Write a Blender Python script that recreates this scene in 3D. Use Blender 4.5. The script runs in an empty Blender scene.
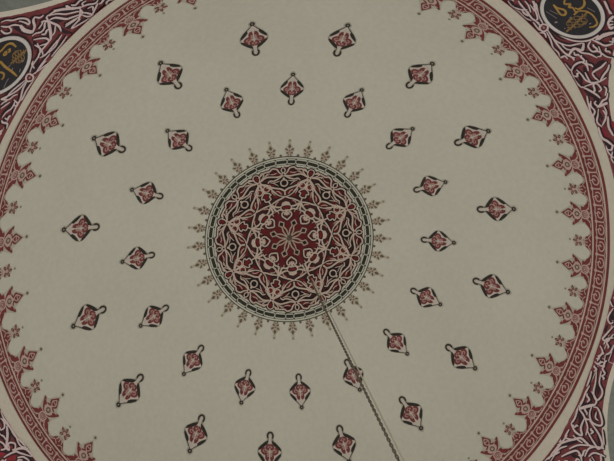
import bpy, bmesh, math, random
from mathutils import Vector, Matrix
from mathutils.geometry import tessellate_polygon
# Painted dome seen from the floor below.  World: +Z is up, the dome axis is the Z axis.  Decor is laid out in
# surface coordinates: azimuth (degrees) and arc length from the crown (dome radius units, U metres each).
U = 6.0
RS, ZC = 1.0421, -0.29321          # dome sphere radius and centre height
R2, Z2 = 1.1297, -0.58063          # spandrel sphere below the dome rim
APEX = ZC + RS
LAY = 0.0007                       # height of one coat of paint / plaster relief
random.seed(4)
sc = bpy.context.scene
COL = sc.collection
rad = math.radians

# ---------------------------------------------------------------- materials
ALB = 2.0
def lin(c):
    c /= 255.0
    return c/12.92 if c <= .04045 else ((c+.055)/1.055)**2.4
def paint(name, rgb, var=.12, scale=3.0, rough=.9, fine=40.0):
    m = bpy.data.materials.new(name); m.use_nodes = True
    nt = m.node_tree; b = nt.nodes['Principled BSDF']
    base = [min(.95, lin(v)*ALB) for v in rgb]
    b.inputs['Roughness'].default_value = rough
    b.inputs['Specular IOR Level'].default_value = .15
    tc = nt.nodes.new('ShaderNodeTexCoord')
    n1 = nt.nodes.new('ShaderNodeTexNoise'); n1.inputs['Scale'].default_value = scale; n1.inputs['Detail'].default_value = 4
    n2 = nt.nodes.new('ShaderNodeTexNoise'); n2.inputs['Scale'].default_value = fine; n2.inputs['Detail'].default_value = 3
    ad = nt.nodes.new('ShaderNodeMath'); ad.operation = 'ADD'
    rp = nt.nodes.new('ShaderNodeMapRange'); rp.inputs[1].default_value = .7; rp.inputs[2].default_value = 1.3
    mx = nt.nodes.new('ShaderNodeMix'); mx.data_type = 'RGBA'
    mx.inputs[6].default_value = [v*(1-var) for v in base]+[1]
    mx.inputs[7].default_value = [min(1, v*(1+var)) for v in base]+[1]
    L = nt.links.new
    L(tc.outputs['Object'], n1.inputs['Vector']); L(tc.outputs['Object'], n2.inputs['Vector'])
    L(n1.outputs['Fac'], ad.inputs[0]); L(n2.outputs['Fac'], ad.inputs[1])
    L(ad.outputs[0], rp.inputs[0]); L(rp.outputs[0], mx.inputs[0]); L(mx.outputs[2], b.inputs['Base Color'])
    return m
SCROLL = {
 'UL': [
  ('W',0.0060,[(130.38,71.69),(129.03,70.3),(127.85,68.92),(127.53,68.7)]),
  ('W',0.0048,[(127.79,68.66),(127.94,67.73),(128.61,67.47),(129.66,67.72),(130.89,68.08)]),
  ('W',0.0048,[(128.07,67.9),(127.47,66.99),(127.13,66.04),(127.84,66.44),(128.21,67.34)]),
  ('W',0.0051,[(127.53,68.7),(126.61,68.3),(125.67,67.57),(125.08,67.78)]),
  ('W',0.0052,[(127.23,66.08),(126.19,66.74),(125.39,67.26)]),
  ('W',0.0048,[(127.79,68.48),(128.95,67.16),(130.17,66.87),(130.79,66.73)]),
  ('W',0.0045,[(130.73,66.65),(129.45,66.29),(128.37,66.05),(127.27,65.84)]),
  ('W',0.0044,[(127.14,68.58),(127.01,69.14),(126.36,69.07)]),
  ('W',0.0042,[(127.01,67.69),(126.27,67.37),(126.66,66.75)]),
  ('W',0.0050,[(128.72,70.82),(128.71,70.35),(128.54,69.82)]),
  ('K',0.0000,[(126.33,66.9),(125.46,67.34),(125.25,66.83),(126.53,66.14)]),
  ('K',0.0000,[(128.0,68.0),(127.14,67.85),(126.73,67.01),(127.43,67.41)]),
  ('K',0.0000,[(130.23,66.95),(128.49,66.58),(129.4,66.3),(130.4,66.47)]),
  ('W',0.0045,[(135.45,77.32),(134.92,76.84),(134.51,75.93),(133.77,75.1),(133.39,74.12),(133.48,73.41),(133.82,73.15),(133.93,74.04),(134.14,74.94)]),
  ('W',0.0045,[(135.88,76.83),(135.55,75.82),(134.92,75.15),(134.55,74.15)]),
  ('W',0.0092,[(134.53,74.19),(134.79,73.01),(134.5,71.75),(134.12,71.7)]),
  ('W',0.0061,[(132.48,73.32),(133.05,73.05),(133.67,71.99),(134.6,71.48)]),
  ('W',0.0046,[(132.55,73.23),(132.27,72.53),(131.69,72.37)]),
  ('W',0.0050,[(131.88,71.02),(132.43,71.1),(133.06,70.47),(133.76,70.38),(134.31,70.93),(134.91,71.14)]),
  ('W',0.0075,[(131.88,71.02),(132.49,69.93),(133.28,68.68),(133.9,67.97)]),
  ('W',0.0056,[(132.67,71.72),(132.16,71.28),(131.71,69.51),(131.66,68.61),(132.01,67.7)]),
  ('W',0.0057,[(131.82,70.93),(130.99,70.44),(130.21,68.88),(129.59,68.39),(128.31,67.65)]),
  ('W',0.0059,[(131.39,71.67),(130.3,71.38),(129.18,70.32),(128.26,69.26),(127.5,68.84)]),
  ('W',0.0044,[(131.39,71.67),(130.46,70.83),(129.68,69.6),(128.47,68.6),(127.97,68.15)]),
  ('W',0.0046,[(131.88,71.02),(131.66,71.71),(131.14,71.68)]),
  ('W',0.0048,[(130.81,66.77),(129.93,66.92),(128.79,66.96)]),
  ('W',0.0048,[(131.13,67.83),(130.16,67.62),(129.03,67.46)]),
  ('W',0.0044,[(133.9,67.97),(134.74,68.08),(135.48,68.75)]),
  ('W',0.0051,[(133.29,66.97),(134.52,66.81),(136.03,66.72),(137.03,67.17)]),
  ('W',0.0050,[(135.27,70.44),(134.62,69.69),(134.11,68.78),(134.21,68.06),(135.16,67.92),(136.37,67.83),(137.13,67.36)]),
  ('W',0.0045,[(132.33,67.16),(133.44,66.79),(134.3,66.44),(135.66,66.51)]),
  ('W',0.0045,[(132.01,66.26),(133.42,65.89),(134.68,65.74),(135.95,65.62)]),
  ('W',0.0045,[(136.31,76.33),(136.43,75.37),(136.04,74.7),(135.59,74.93),(135.47,75.63)]),
  ('W',0.0041,[(128.78,70.9),(128.81,70.18),(128.25,69.62)]),
  ('W',0.0040,[(133.6,71.18),(133.03,71.27),(132.44,71.54)]),
  ('W',0.0041,[(131.85,69.32),(132.65,68.5),(133.32,68.32)]),
  ('K',0.0000,[(135.03,75.16),(134.66,74.6),(135.13,72.76),(135.4,74.03)]),
  ('K',0.0000,[(131.58,72.19),(131.34,71.88),(132.02,71.25),(132.08,71.78)]),
  ('K',0.0000,[(132.72,73.11),(132.88,72.3),(133.67,71.76),(133.4,72.38)]),
  ('K',0.0000,[(131.53,68.21),(131.49,67.22),(131.15,65.85),(131.94,66.66),(131.99,67.69)]),
  ('K',0.0000,[(130.12,71.3),(129.03,69.85),(128.63,69.07),(129.59,69.74),(130.25,70.79)]),
  ('K',0.0000,[(131.1,70.61),(130.4,68.95),(131.11,69.0),(131.64,70.23)]),
  ('K',0.0000,[(132.4,69.58),(132.46,68.82),(133.63,67.75),(133.71,68.09)]),
  ('K',0.0000,[(135.37,70.18),(135.38,69.25),(136.4,68.61),(135.98,69.47)]),
  ('K',0.0000,[(131.15,67.65),(129.84,67.38),(129.48,66.33),(130.98,66.88)]),
  ('K',0.0000,[(135.6,66.87),(133.98,66.8),(134.36,66.54),(135.74,66.42)]),
  ('W',0.0048,[(140.96,66.43),(142.47,66.64),(143.81,67.36),(145.0,68.55)]),
  ('W',0.0048,[(140.68,65.39),(142.3,65.36),(143.52,65.16),(144.15,65.06)]),
  ('W',0.0044,[(139.68,66.85),(138.59,67.31),(137.05,67.53),(136.01,68.09),(135.39,69.44)]),
  ('W',0.0042,[(139.42,65.9),(137.52,66.13),(135.67,66.21)]),
  ('W',0.0041,[(135.8,69.58),(135.75,68.86),(135.91,67.91),(136.44,66.99)]),
  ('K',0.0000,[(139.1,66.63),(137.39,67.21),(137.48,66.73),(139.07,66.21)]),
  ('W',0.0047,[(140.99,66.66),(142.11,67.09),(143.46,67.62),(144.56,67.85),(145.08,68.49)]),
  ('W',0.0051,[(141.18,66.24),(142.43,66.06),(144.08,65.36),(145.26,65.33),(146.82,65.08)]),
  ('W',0.0041,[(145.08,68.49),(144.7,67.24),(143.87,66.81),(143.47,66.32)]),
  ('W',0.0045,[(147.68,66.55),(146.73,66.39),(145.91,65.92),(145.2,65.88),(144.56,66.06)]),
  ('W',0.0042,[(144.44,66.4),(144.8,65.38),(145.24,65.29),(145.2,65.88)]),
  ('W',0.0041,[(146.39,67.61),(145.58,67.14),(145.01,66.77)]),
  ('W',0.0039,[(139.85,66.27),(138.59,65.71),(137.07,65.25)]),
  ('W',0.0041,[(138.79,66.65),(138.45,67.51),(137.85,67.79)]),
  ('W',0.0042,[(138.41,65.86),(137.42,65.93),(136.88,65.87)]),
  ('W',0.0041,[(145.82,67.98),(145.3,67.71),(144.96,67.32)]),
  ('K',0.0000,[(141.26,66.04),(141.34,65.63),(143.76,65.12),(143.51,65.64)]),
  ('K',0.0000,[(142.2,67.02),(141.3,66.36),(143.03,66.91),(143.61,67.26)]),
  ('K',0.0000,[(147.09,66.91),(145.14,66.43),(145.36,66.03),(147.18,66.36)]),
  ('K',0.0000,[(139.01,67.14),(138.32,67.22),(138.77,66.61),(139.49,66.57)]),
  ('K',0.0000,[(138.32,65.94),(137.37,65.83),(137.5,65.57),(138.62,65.67)]),
  ('P',0.0051,[(139.84,66.82),(139.95,65.95),(140.57,65.66),(141.01,66.24),(140.7,66.85),(140.13,67.03),(139.84,66.82)]),
  ('N',0.0070,[(140.42,66.46),(140.31,66.2)]),
 ],
 'UR': [
  ('W',0.0042,[(50.43,78.2),(49.37,77.8),(48.53,77.47),(48.27,77.4)]),
  ('W',0.0055,[(47.68,77.72),(47.48,76.79),(47.03,76.13),(46.35,75.97),(46.23,76.55)]),
  ('W',0.0093,[(45.34,76.04),(45.5,75.05),(45.55,74.18),(45.22,73.09)]),
  ('R',0.0000,[(50.47,79.13),(50.21,79.68),(48.6,78.41),(48.91,78.16)]),
  ('W',0.0046,[(58.45,66.77),(57.32,66.46),(56.42,66.68),(55.71,67.1),(55.2,67.71)]),
  ('W',0.0053,[(57.37,67.93),(56.57,67.67),(54.82,67.35),(53.38,67.1),(52.14,67.39)]),
  ('W',0.0050,[(56.82,66.23),(55.6,66.43),(54.32,66.34),(53.22,66.69)]),
  ('W',0.0066,[(55.62,67.01),(54.89,66.87),(54.29,67.12),(54.95,67.52)]),
  ('W',0.0045,[(55.68,68.72),(54.27,68.45),(55.29,69.2),(56.0,69.52)]),
  ('W',0.0046,[(52.84,66.75),(51.85,66.57),(51.0,66.43)]),
  ('W',0.0042,[(56.73,68.66),(55.62,68.39),(54.51,67.74)]),
  ('K',0.0000,[(55.01,66.01),(53.84,66.44),(52.29,66.2),(53.26,65.92)]),
  ('K',0.0000,[(53.92,68.08),(53.53,68.67),(52.73,67.96),(53.21,67.75)]),
  ('K',0.0000,[(57.26,67.1),(55.92,67.17),(56.57,66.82)]),
  ('K',0.0000,[(58.11,67.13),(57.14,66.84),(57.44,66.71)]),
  ('W',0.0049,[(55.88,69.67),(54.24,68.9),(52.88,68.19),(51.7,67.74)]),
  ('W',0.0049,[(53.28,67.23),(52.03,67.19),(51.4,67.19)]),
  ('W',0.0048,[(50.71,67.96),(49.39,68.37),(47.97,68.77),(46.77,69.6),(46.0,70.72),(45.66,72.12),(45.87,73.64)]),
  ('W',0.0053,[(50.46,67.57),(48.6,67.25),(46.64,67.06),(44.79,67.25),(43.81,68.06)]),
  ('W',0.0046,[(48.81,67.16),(47.36,67.58),(46.26,68.51),(45.91,69.7),(45.67,70.72)]),
  ('W',0.0078,[(45.63,70.81),(44.62,69.82),(45.37,68.86),(44.69,67.43)]),
  ('W',0.0051,[(45.47,71.98),(44.83,71.08),(43.77,71.08),(43.38,71.97),(42.13,72.55),(41.56,73.4)]),
  ('W',0.0060,[(45.58,72.29),(44.75,72.87),(43.91,73.45),(43.76,74.77)]),
  ('W',0.0081,[(45.46,75.91),(45.47,74.71),(45.48,73.37),(45.3,72.79)]),
  ('W',0.0046,[(46.64,76.74),(46.7,76.03),(46.15,75.86),(46.07,76.33)]),
  ('W',0.0045,[(50.5,78.06),(49.18,77.68),(48.23,77.6),(48.61,77.57)]),
  ('W',0.0045,[(47.85,77.62),(47.45,76.58),(47.01,77.01)]),
  ('W',0.0046,[(50.15,67.19),(48.61,66.75),(47.15,66.18),(45.89,66.29),(44.94,65.89)]),
  ('W',0.0052,[(45.28,69.03),(44.22,69.51),(43.52,70.45),(42.43,71.15)]),
  ('W',0.0046,[(55.16,68.97),(53.11,67.88),(52.85,67.38)]),
  ('W',0.0042,[(54.42,68.27),(54.49,69.0),(55.28,69.62)]),
  ('W',0.0043,[(47.16,67.68),(45.93,67.79),(45.26,68.54)]),
  ('W',0.0041,[(44.19,72.5),(42.62,71.95),(42.64,71.28)]),
  ('W',0.0049,[(45.4,67.18),(43.99,67.7),(43.48,67.61)]),
  ('K',0.0000,[(50.49,67.98),(48.64,68.53),(47.15,68.95),(48.03,68.08),(49.31,67.8)]),
  ('K',0.0000,[(50.15,67.19),(47.75,66.19),(48.39,66.13)]),
  ('K',0.0000,[(45.46,72.55),(45.77,73.57),(45.79,76.13),(45.6,75.7),(45.62,73.92),(45.3,72.9)]),
  ('K',0.0000,[(47.46,67.15),(45.4,67.18),(43.96,67.2),(45.6,66.82)]),
  ('K',0.0000,[(54.79,68.62),(52.61,67.7),(53.35,67.56)]),
  ('K',0.0000,[(44.36,70.07),(43.23,71.42),(42.27,72.18),(43.15,70.68)]),
  ('P',0.0056,[(51.6,67.87),(51.01,68.1),(50.46,67.57),(50.54,66.86),(51.17,66.72),(51.69,67.22),(51.6,67.87)]),
  ('N',0.0072,[(51.15,67.28),(50.99,67.51)]),
  ('W',0.0056,[(41.9,66.16),(42.6,67.06),(42.8,68.13),(42.55,68.68),(41.77,68.91),(40.83,68.59)]),
  ('W',0.0050,[(41.9,66.16),(40.39,65.76),(39.24,65.83),(38.33,66.05)]),
  ('W',0.0052,[(41.78,67.04),(40.57,67.28),(39.45,67.35),(38.64,68.07),(38.45,69.33),(38.77,70.63)]),
  ('W',0.0063,[(38.56,66.17),(37.44,66.99),(36.42,67.63),(35.59,67.96)]),
  ('W',0.0049,[(38.41,66.56),(38.42,67.95),(38.14,68.72),(37.06,68.85),(36.75,68.24)]),
  ('W',0.0052,[(40.18,68.91),(40.46,69.53),(40.74,70.82),(41.3,72.05)]),
  ('W',0.0049,[(40.18,68.91),(39.38,68.92),(38.63,69.2)]),
  ('W',0.0051,[(38.45,69.33),(39.33,70.48),(39.98,71.51),(40.73,72.21)]),
  ('W',0.0053,[(35.28,67.09),(34.88,66.68),(34.24,67.08),(34.98,68.08),(35.26,68.88),(36.1,69.5)]),
  ('W',0.0050,[(35.54,66.3),(34.6,65.87),(33.48,66.07),(32.41,65.16)]),
  ('W',0.0047,[(36.66,66.14),(35.2,65.68),(32.41,65.16)]),
  ('W',0.0049,[(34.01,66.97),(34.24,67.98),(34.3,68.71)]),
  ('W',0.0047,[(33.78,66.87),(32.19,65.98)]),
  ('W',0.0046,[(34.02,67.87),(32.76,67.79),(31.88,67.21)]),
  ('W',0.0046,[(40.81,68.0),(39.52,67.85),(38.71,67.88)]),
  ('W',0.0046,[(37.38,69.46),(36.82,69.62),(35.77,68.9)]),
  ('W',0.0043,[(43.67,66.04),(42.52,66.05),(41.9,66.16)]),
  ('K',0.0000,[(41.47,67.09),(40.77,67.44),(38.77,66.33),(40.1,66.43)]),
  ('K',0.0000,[(41.71,68.13),(41.41,68.51),(39.32,68.02),(39.33,67.52),(40.67,67.68)]),
  ('K',0.0000,[(38.24,67.86),(37.99,68.42),(36.46,67.92),(36.89,67.41)]),
  ('K',0.0000,[(37.8,66.01),(37.21,66.87),(35.62,67.52),(36.18,66.6)]),
  ('K',0.0000,[(41.04,69.4),(41.72,70.95),(41.61,71.9),(40.85,70.55),(40.49,69.32)]),
  ('K',0.0000,[(39.22,69.7),(40.26,71.45),(39.61,71.13),(38.92,70.04)]),
  ('K',0.0000,[(34.83,66.43),(35.28,67.09),(34.7,67.28),(34.14,66.35)]),
  ('K',0.0000,[(42.47,66.74),(42.63,67.91),(42.11,68.76),(42.2,67.64),(41.64,66.43)]),
  ('W',0.0047,[(35.15,65.82),(33.67,65.39),(32.6,65.4),(31.35,65.13)]),
  ('W',0.0050,[(34.08,66.71),(34.31,67.71),(34.54,68.71)]),
  ('W',0.0050,[(32.85,66.41),(31.48,65.64),(30.33,66.1)]),
  ('W',0.0050,[(33.36,67.41),(32.07,67.44),(30.57,66.19)]),
  ('W',0.0066,[(32.0,67.75),(30.11,67.13),(28.3,67.32)]),
  ('W',0.0074,[(30.47,65.48),(28.42,65.32),(27.51,66.03),(26.38,66.78)]),
  ('R',0.0000,[(30.74,65.47),(29.52,66.26),(28.0,66.18),(28.63,65.55)]),
  ('R',0.0000,[(31.01,67.65),(30.63,68.25),(28.52,67.5),(29.81,67.36)]),
  ('K',0.0000,[(32.55,65.61),(33.03,66.71),(31.25,65.32)]),
  ('K',0.0000,[(33.03,66.71),(31.97,66.84),(31.45,66.3)]),
  ('K',0.0000,[(27.78,65.22),(27.22,65.93),(26.14,66.71),(25.58,66.55),(26.69,65.55)]),
  ('K',0.0000,[(35.88,66.85),(36.15,67.66),(34.89,67.52),(34.63,66.62)]),
  ('W',0.0044,[(26.57,65.51),(25.28,65.58),(24.19,66.17)]),
  ('W',0.0044,[(25.44,66.29),(24.24,65.74),(23.21,65.92)]),
 ],
 'LR': [
  ('W',0.0052,[(-18.47,64.57),(-20.03,64.82),(-21.68,64.94)]),
  ('W',0.0055,[(-18.01,65.34),(-20.13,65.99),(-21.97,66.41),(-22.96,67.44),(-21.82,67.87),(-20.76,67.59),(-19.74,66.59),(-17.55,66.1)]),
  ('W',0.0052,[(-21.21,65.31),(-22.78,65.24),(-24.41,65.42),(-26.13,65.5)]),
  ('W',0.0089,[(-23.75,67.64),(-25.04,66.52),(-26.29,65.58)]),
  ('W',0.0054,[(-22.01,66.05),(-22.96,67.44),(-23.91,67.6)]),
  ('W',0.0055,[(-26.29,65.58),(-26.64,66.56),(-27.09,67.4),(-26.69,68.18)]),
  ('W',0.0057,[(-24.58,67.27),(-25.88,67.55),(-26.89,68.49),(-26.73,69.78),(-26.02,70.16),(-24.72,69.09),(-24.11,68.2),(-24.37,67.55)]),
  ('W',0.0052,[(-29.56,65.76),(-28.17,65.78),(-26.25,65.35)]),
  ('W',0.0061,[(-29.56,65.76),(-30.31,67.03),(-30.09,68.34),(-29.01,67.49),(-27.04,67.18)]),
  ('W',0.0056,[(-28.64,68.48),(-29.36,69.72),(-29.94,71.08),(-30.17,71.82),(-29.17,71.99),(-28.08,70.75),(-27.46,69.4),(-26.95,68.13)]),
  ('W',0.0049,[(-27.54,69.84),(-28.44,71.35),(-29.62,72.47)]),
  ('W',0.0051,[(-30.71,66.03),(-32.4,66.25),(-31.97,67.23)]),
  ('W',0.0055,[(-31.86,66.32),(-33.78,66.3),(-35.69,66.32),(-36.8,66.68)]),
  ('W',0.0067,[(-34.57,65.97),(-32.74,66.89),(-31.49,67.77),(-30.64,68.47),(-30.67,69.72),(-30.74,70.65)]),
  ('W',0.0050,[(-33.65,67.93),(-31.89,68.85),(-30.31,70.9)]),
  ('W',0.0060,[(-35.78,67.69),(-34.22,68.32),(-32.97,69.15),(-33.33,70.24),(-34.03,70.93)]),
  ('W',0.0053,[(-32.86,70.75),(-31.29,70.52),(-30.11,71.38),(-29.51,72.6)]),
  ('W',0.0052,[(-32.4,71.25),(-31.17,71.66),(-30.49,73.42)]),
  ('W',0.0047,[(-27.04,67.18),(-28.23,68.44),(-29.63,68.87)]),
  ('W',0.0044,[(-24.83,68.37),(-25.85,68.71),(-25.99,69.37)]),
  ('W',0.0048,[(-36.8,66.68),(-34.9,66.63),(-33.47,67.38)]),
  ('W',0.0046,[(-26.9,70.65),(-27.94,71.45),(-28.96,72.25)]),
  ('W',0.0047,[(-31.14,67.13),(-31.26,68.03),(-31.13,69.19)]),
  ('W',0.0048,[(-38.16,66.81),(-36.8,66.68)]),
  ('W',0.0046,[(-32.05,71.64),(-32.41,72.69)]),
  ('K',0.0000,[(-25.6,65.14),(-24.1,66.45),(-23.32,66.93),(-24.95,66.48)]),
  ('K',0.0000,[(-22.41,65.65),(-22.48,66.91),(-23.53,67.95),(-23.26,67.01)]),
  ('K',0.0000,[(-29.85,65.85),(-30.42,66.9),(-30.25,68.56),(-30.84,67.36)]),
  ('K',0.0000,[(-26.61,65.75),(-26.33,66.68),(-28.41,67.14),(-29.05,67.02)]),
  ('K',0.0000,[(-28.68,68.43),(-29.95,70.56),(-30.07,71.44),(-30.28,70.28)]),
  ('K',0.0000,[(-35.55,66.22),(-33.04,67.09),(-31.64,68.36),(-34.17,66.99)]),
  ('K',0.0000,[(-34.03,68.61),(-33.45,70.11),(-34.43,69.31)]),
  ('K',0.0000,[(-24.84,67.79),(-25.03,68.67),(-26.2,69.48),(-26.25,68.65)]),
  ('K',0.0000,[(-19.93,66.29),(-20.67,67.09),(-22.0,67.3),(-21.35,66.71)]),
  ('K',0.0000,[(-28.12,70.17),(-28.59,71.16),(-29.49,71.87),(-29.38,71.24)]),
  ('K',0.0000,[(-37.74,66.49),(-36.25,66.5),(-37.5,67.2)]),
  ('W',0.0052,[(-5.08,64.93),(-6.6,64.42),(-7.67,64.41),(-8.22,65.0),(-7.76,65.46)]),
  ('W',0.0055,[(-8.48,65.63),(-10.44,64.83),(-11.71,64.45),(-11.54,65.36),(-9.91,65.98)]),
  ('W',0.0052,[(-12.56,64.93),(-11.4,65.09),(-10.62,66.16)]),
  ('W',0.0052,[(-13.12,64.37),(-14.09,65.15),(-15.37,64.84),(-16.18,64.87)]),
  ('W',0.0051,[(-14.28,65.82),(-13.43,66.4),(-12.02,66.55)]),
  ('P',0.0076,[(-14.21,65.19),(-14.33,65.47)]),
  ('W',0.0045,[(-14.33,65.72),(-15.54,66.0)]),
  ('W',0.0044,[(-13.33,66.61),(-15.2,66.61)]),
  ('K',0.0000,[(-9.98,64.19),(-8.6,64.62),(-10.33,64.61)]),
  ('K',0.0000,[(-11.91,64.21),(-11.04,64.7),(-11.87,64.78)]),
  ('K',0.0000,[(-14.56,65.91),(-12.98,66.5),(-12.53,66.7),(-14.17,66.63)]),
  ('K',0.0000,[(-6.76,64.69),(-5.69,65.04),(-7.28,65.36),(-7.45,64.95)]),
  ('W',0.0045,[(-3.81,64.05),(-4.7,64.54),(-4.83,64.89)]),
  ('W',0.0048,[(-38.59,66.01),(-37.3,66.24),(-35.7,66.85),(-35.27,66.95)]),
  ('W',0.0048,[(-37.85,66.35),(-36.39,66.16),(-34.25,66.18)]),
  ('K',0.0000,[(-37.21,66.17),(-34.91,66.06),(-36.44,66.5)]),
 ],
 'LL': [
  ('W',0.0045,[(197.83,65.34),(199.24,65.48),(200.61,65.32),(202.59,65.24),(203.58,65.22)]),
  ('W',0.0076,[(200.63,65.65),(201.94,66.3),(203.4,67.44),(204.16,67.31)]),
  ('W',0.0048,[(198.88,65.91),(199.65,65.72),(200.56,66.09),(200.51,66.86)]),
  ('W',0.0045,[(199.65,65.72),(201.21,65.35),(202.79,65.37),(204.76,65.02),(206.05,64.91)]),
  ('W',0.0047,[(203.97,67.17),(203.21,66.97),(203.4,66.44),(204.07,66.06),(204.65,66.47),(204.45,67.01)]),
  ('W',0.0047,[(201.7,67.94),(202.64,67.58),(203.4,67.77),(203.02,68.5)]),
  ('W',0.0061,[(204.74,67.05),(205.14,65.97),(206.25,65.05),(208.01,64.92)]),
  ('W',0.0047,[(204.32,68.77),(204.53,67.91),(205.13,66.65),(205.91,66.2),(207.87,65.05)]),
  ('W',0.0045,[(203.18,65.29),(204.96,65.5),(206.35,64.78)]),
  ('W',0.0044,[(201.11,67.23),(201.67,66.94),(202.63,66.92)]),
  ('W',0.0044,[(206.08,67.01),(206.79,66.16),(208.09,65.78)]),
  ('K',0.0000,[(198.88,65.91),(199.83,65.5),(200.5,65.74),(199.4,66.21)]),
  ('K',0.0000,[(203.54,65.26),(206.16,64.64),(207.48,64.86),(205.59,65.26)]),
  ('K',0.0000,[(201.13,65.63),(202.49,65.77),(203.26,66.75)]),
  ('K',0.0000,[(203.63,67.93),(204.49,66.87),(204.57,67.61),(203.68,68.3)]),
  ('K',0.0000,[(205.73,67.1),(207.82,65.2),(208.8,65.2),(207.16,66.46)]),
  ('K',0.0000,[(200.71,66.99),(201.08,66.57),(202.25,66.99),(201.5,67.48)]),
  ('R',0.0000,[(204.52,68.24),(205.51,66.93),(205.9,67.57),(204.98,68.58)]),
  ('R',0.0000,[(203.21,68.63),(203.96,68.17),(204.14,68.64),(203.76,69.03)]),
 ],
}
SCRIPT = {
 'UR': [
  ('G',0.0082,[(53.65,71.6),(52.87,71.66),(52.08,72.21),(51.55,72.13),(51.28,71.65),(51.68,71.25),(52.74,71.42),(53.6,71.55)]),
  ('G',0.0075,[(53.52,73.74),(52.85,73.01),(52.4,73.72),(52.04,73.16),(51.66,73.56),(50.82,73.33)]),
  ('G',0.0074,[(52.31,75.92),(51.64,75.69),(51.1,74.99),(51.05,74.12),(51.52,73.8)]),
  ('G',0.0068,[(50.82,73.81),(50.32,74.7),(49.42,75.14),(48.29,75.06),(47.68,74.72),(47.51,74.02),(47.7,73.35)]),
  ('G',0.0094,[(50.57,72.81),(50.82,73.81)]),
  ('S',0.0019,[(53.24,69.83),(52.33,70.04),(51.37,70.23)]),
  ('S',0.0019,[(53.15,70.39),(51.89,70.92)]),
  ('S',0.0021,[(50.65,75.32),(49.54,75.81)]),
  ('S',0.0057,[(50.53,72.08),(50.31,72.07)]),
  ('S',0.0052,[(50.92,69.47),(50.8,69.88)]),
  ('S',0.0032,[(49.29,69.98),(49.17,70.08)]),
  ('S',0.0025,[(48.18,73.71),(48.15,74.04)]),
 ],
 'UL': [
  ('G',0.0079,[(139.33,74.24),(138.59,73.92),(137.61,73.84),(137.14,73.23),(137.28,72.17)]),
  ('G',0.0067,[(138.82,73.26),(138.48,73.13),(138.77,72.74),(139.0,72.98),(138.82,73.26)]),
  ('G',0.0061,[(138.23,73.02),(137.93,72.85),(138.24,72.54),(138.43,72.79)]),
  ('G',0.0080,[(139.99,72.92),(140.11,72.46),(140.42,71.32),(140.63,69.9),(140.96,68.56)]),
  ('G',0.0068,[(141.46,71.79),(141.32,71.4),(141.41,70.81),(141.89,70.51),(142.29,70.59)]),
  ('S',0.0025,[(140.27,70.92),(139.93,70.81)]),
  ('S',0.0022,[(139.76,68.88),(140.27,68.61)]),
  ('S',0.0022,[(141.72,69.61),(142.43,69.52),(143.26,69.32)]),
  ('S',0.0025,[(138.57,69.24),(138.53,69.65)]),
  ('S',0.0025,[(140.63,69.9),(140.12,70.14)]),
 ],
}
# ---------------------------------------------------------------- surfaces
def sph(R, zc, th, az, off=0.0):
    """world point on a sphere about the axis, off inward; az counter-clockwise as seen from below"""
    r = (R-off)*math.sin(th); a = rad(az)
    return Vector((r*math.cos(a), -r*math.sin(a), zc+(R-off)*math.cos(th)))*U
def dome(az, s, off=0.0): return sph(RS, ZC, s/RS, az, off)
def pend(az, psi, off=0.0): return sph(R2, Z2, rad(psi), az, off)
def dome_map(uv, off):           # uv = (s, azimuth radians)
    return dome(math.degrees(uv[1]), uv[0], off)
def crown_map(uv, off):          # plan coordinates about the crown (x right, y up as seen from below)
    return dome(math.degrees(math.atan2(uv[1], uv[0])), math.hypot(uv[0], uv[1]), off)
def local_map(R):
    def f(uv, off):              # metric coordinates about a point of a sphere, z outward
        d = math.hypot(uv[0], uv[1]); q = R-off
        if d < 1e-9: return Vector((0, 0, -off))*U
        return Vector((q*math.sin(d/R)*uv[0]/d, q*math.sin(d/R)*uv[1]/d, q*math.cos(d/R)-R))*U
    return f
LOC = local_map(RS); LOC2 = local_map(R2)
PK = 1.06
def pend_map(uv, off):           # uv = (psi arc, az arc)
    return pend(math.degrees(uv[1]/PK), math.degrees(uv[0]/R2), off)
def frame(R, zc, th, az):
    a = rad(az); n = Vector((math.sin(th)*math.cos(a), -math.sin(th)*math.sin(a), math.cos(th)))
    es = Vector((math.cos(th)*math.cos(a), -math.cos(th)*math.sin(a), -math.sin(th)))
    ea = n.cross(es)
    m = Matrix((es, ea, n)).transposed().to_4x4()
    m.translation = (n*R+Vector((0, 0, zc)))*U
    return m
def dframe(az, s): return frame(RS, ZC, s/RS, az)

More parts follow.
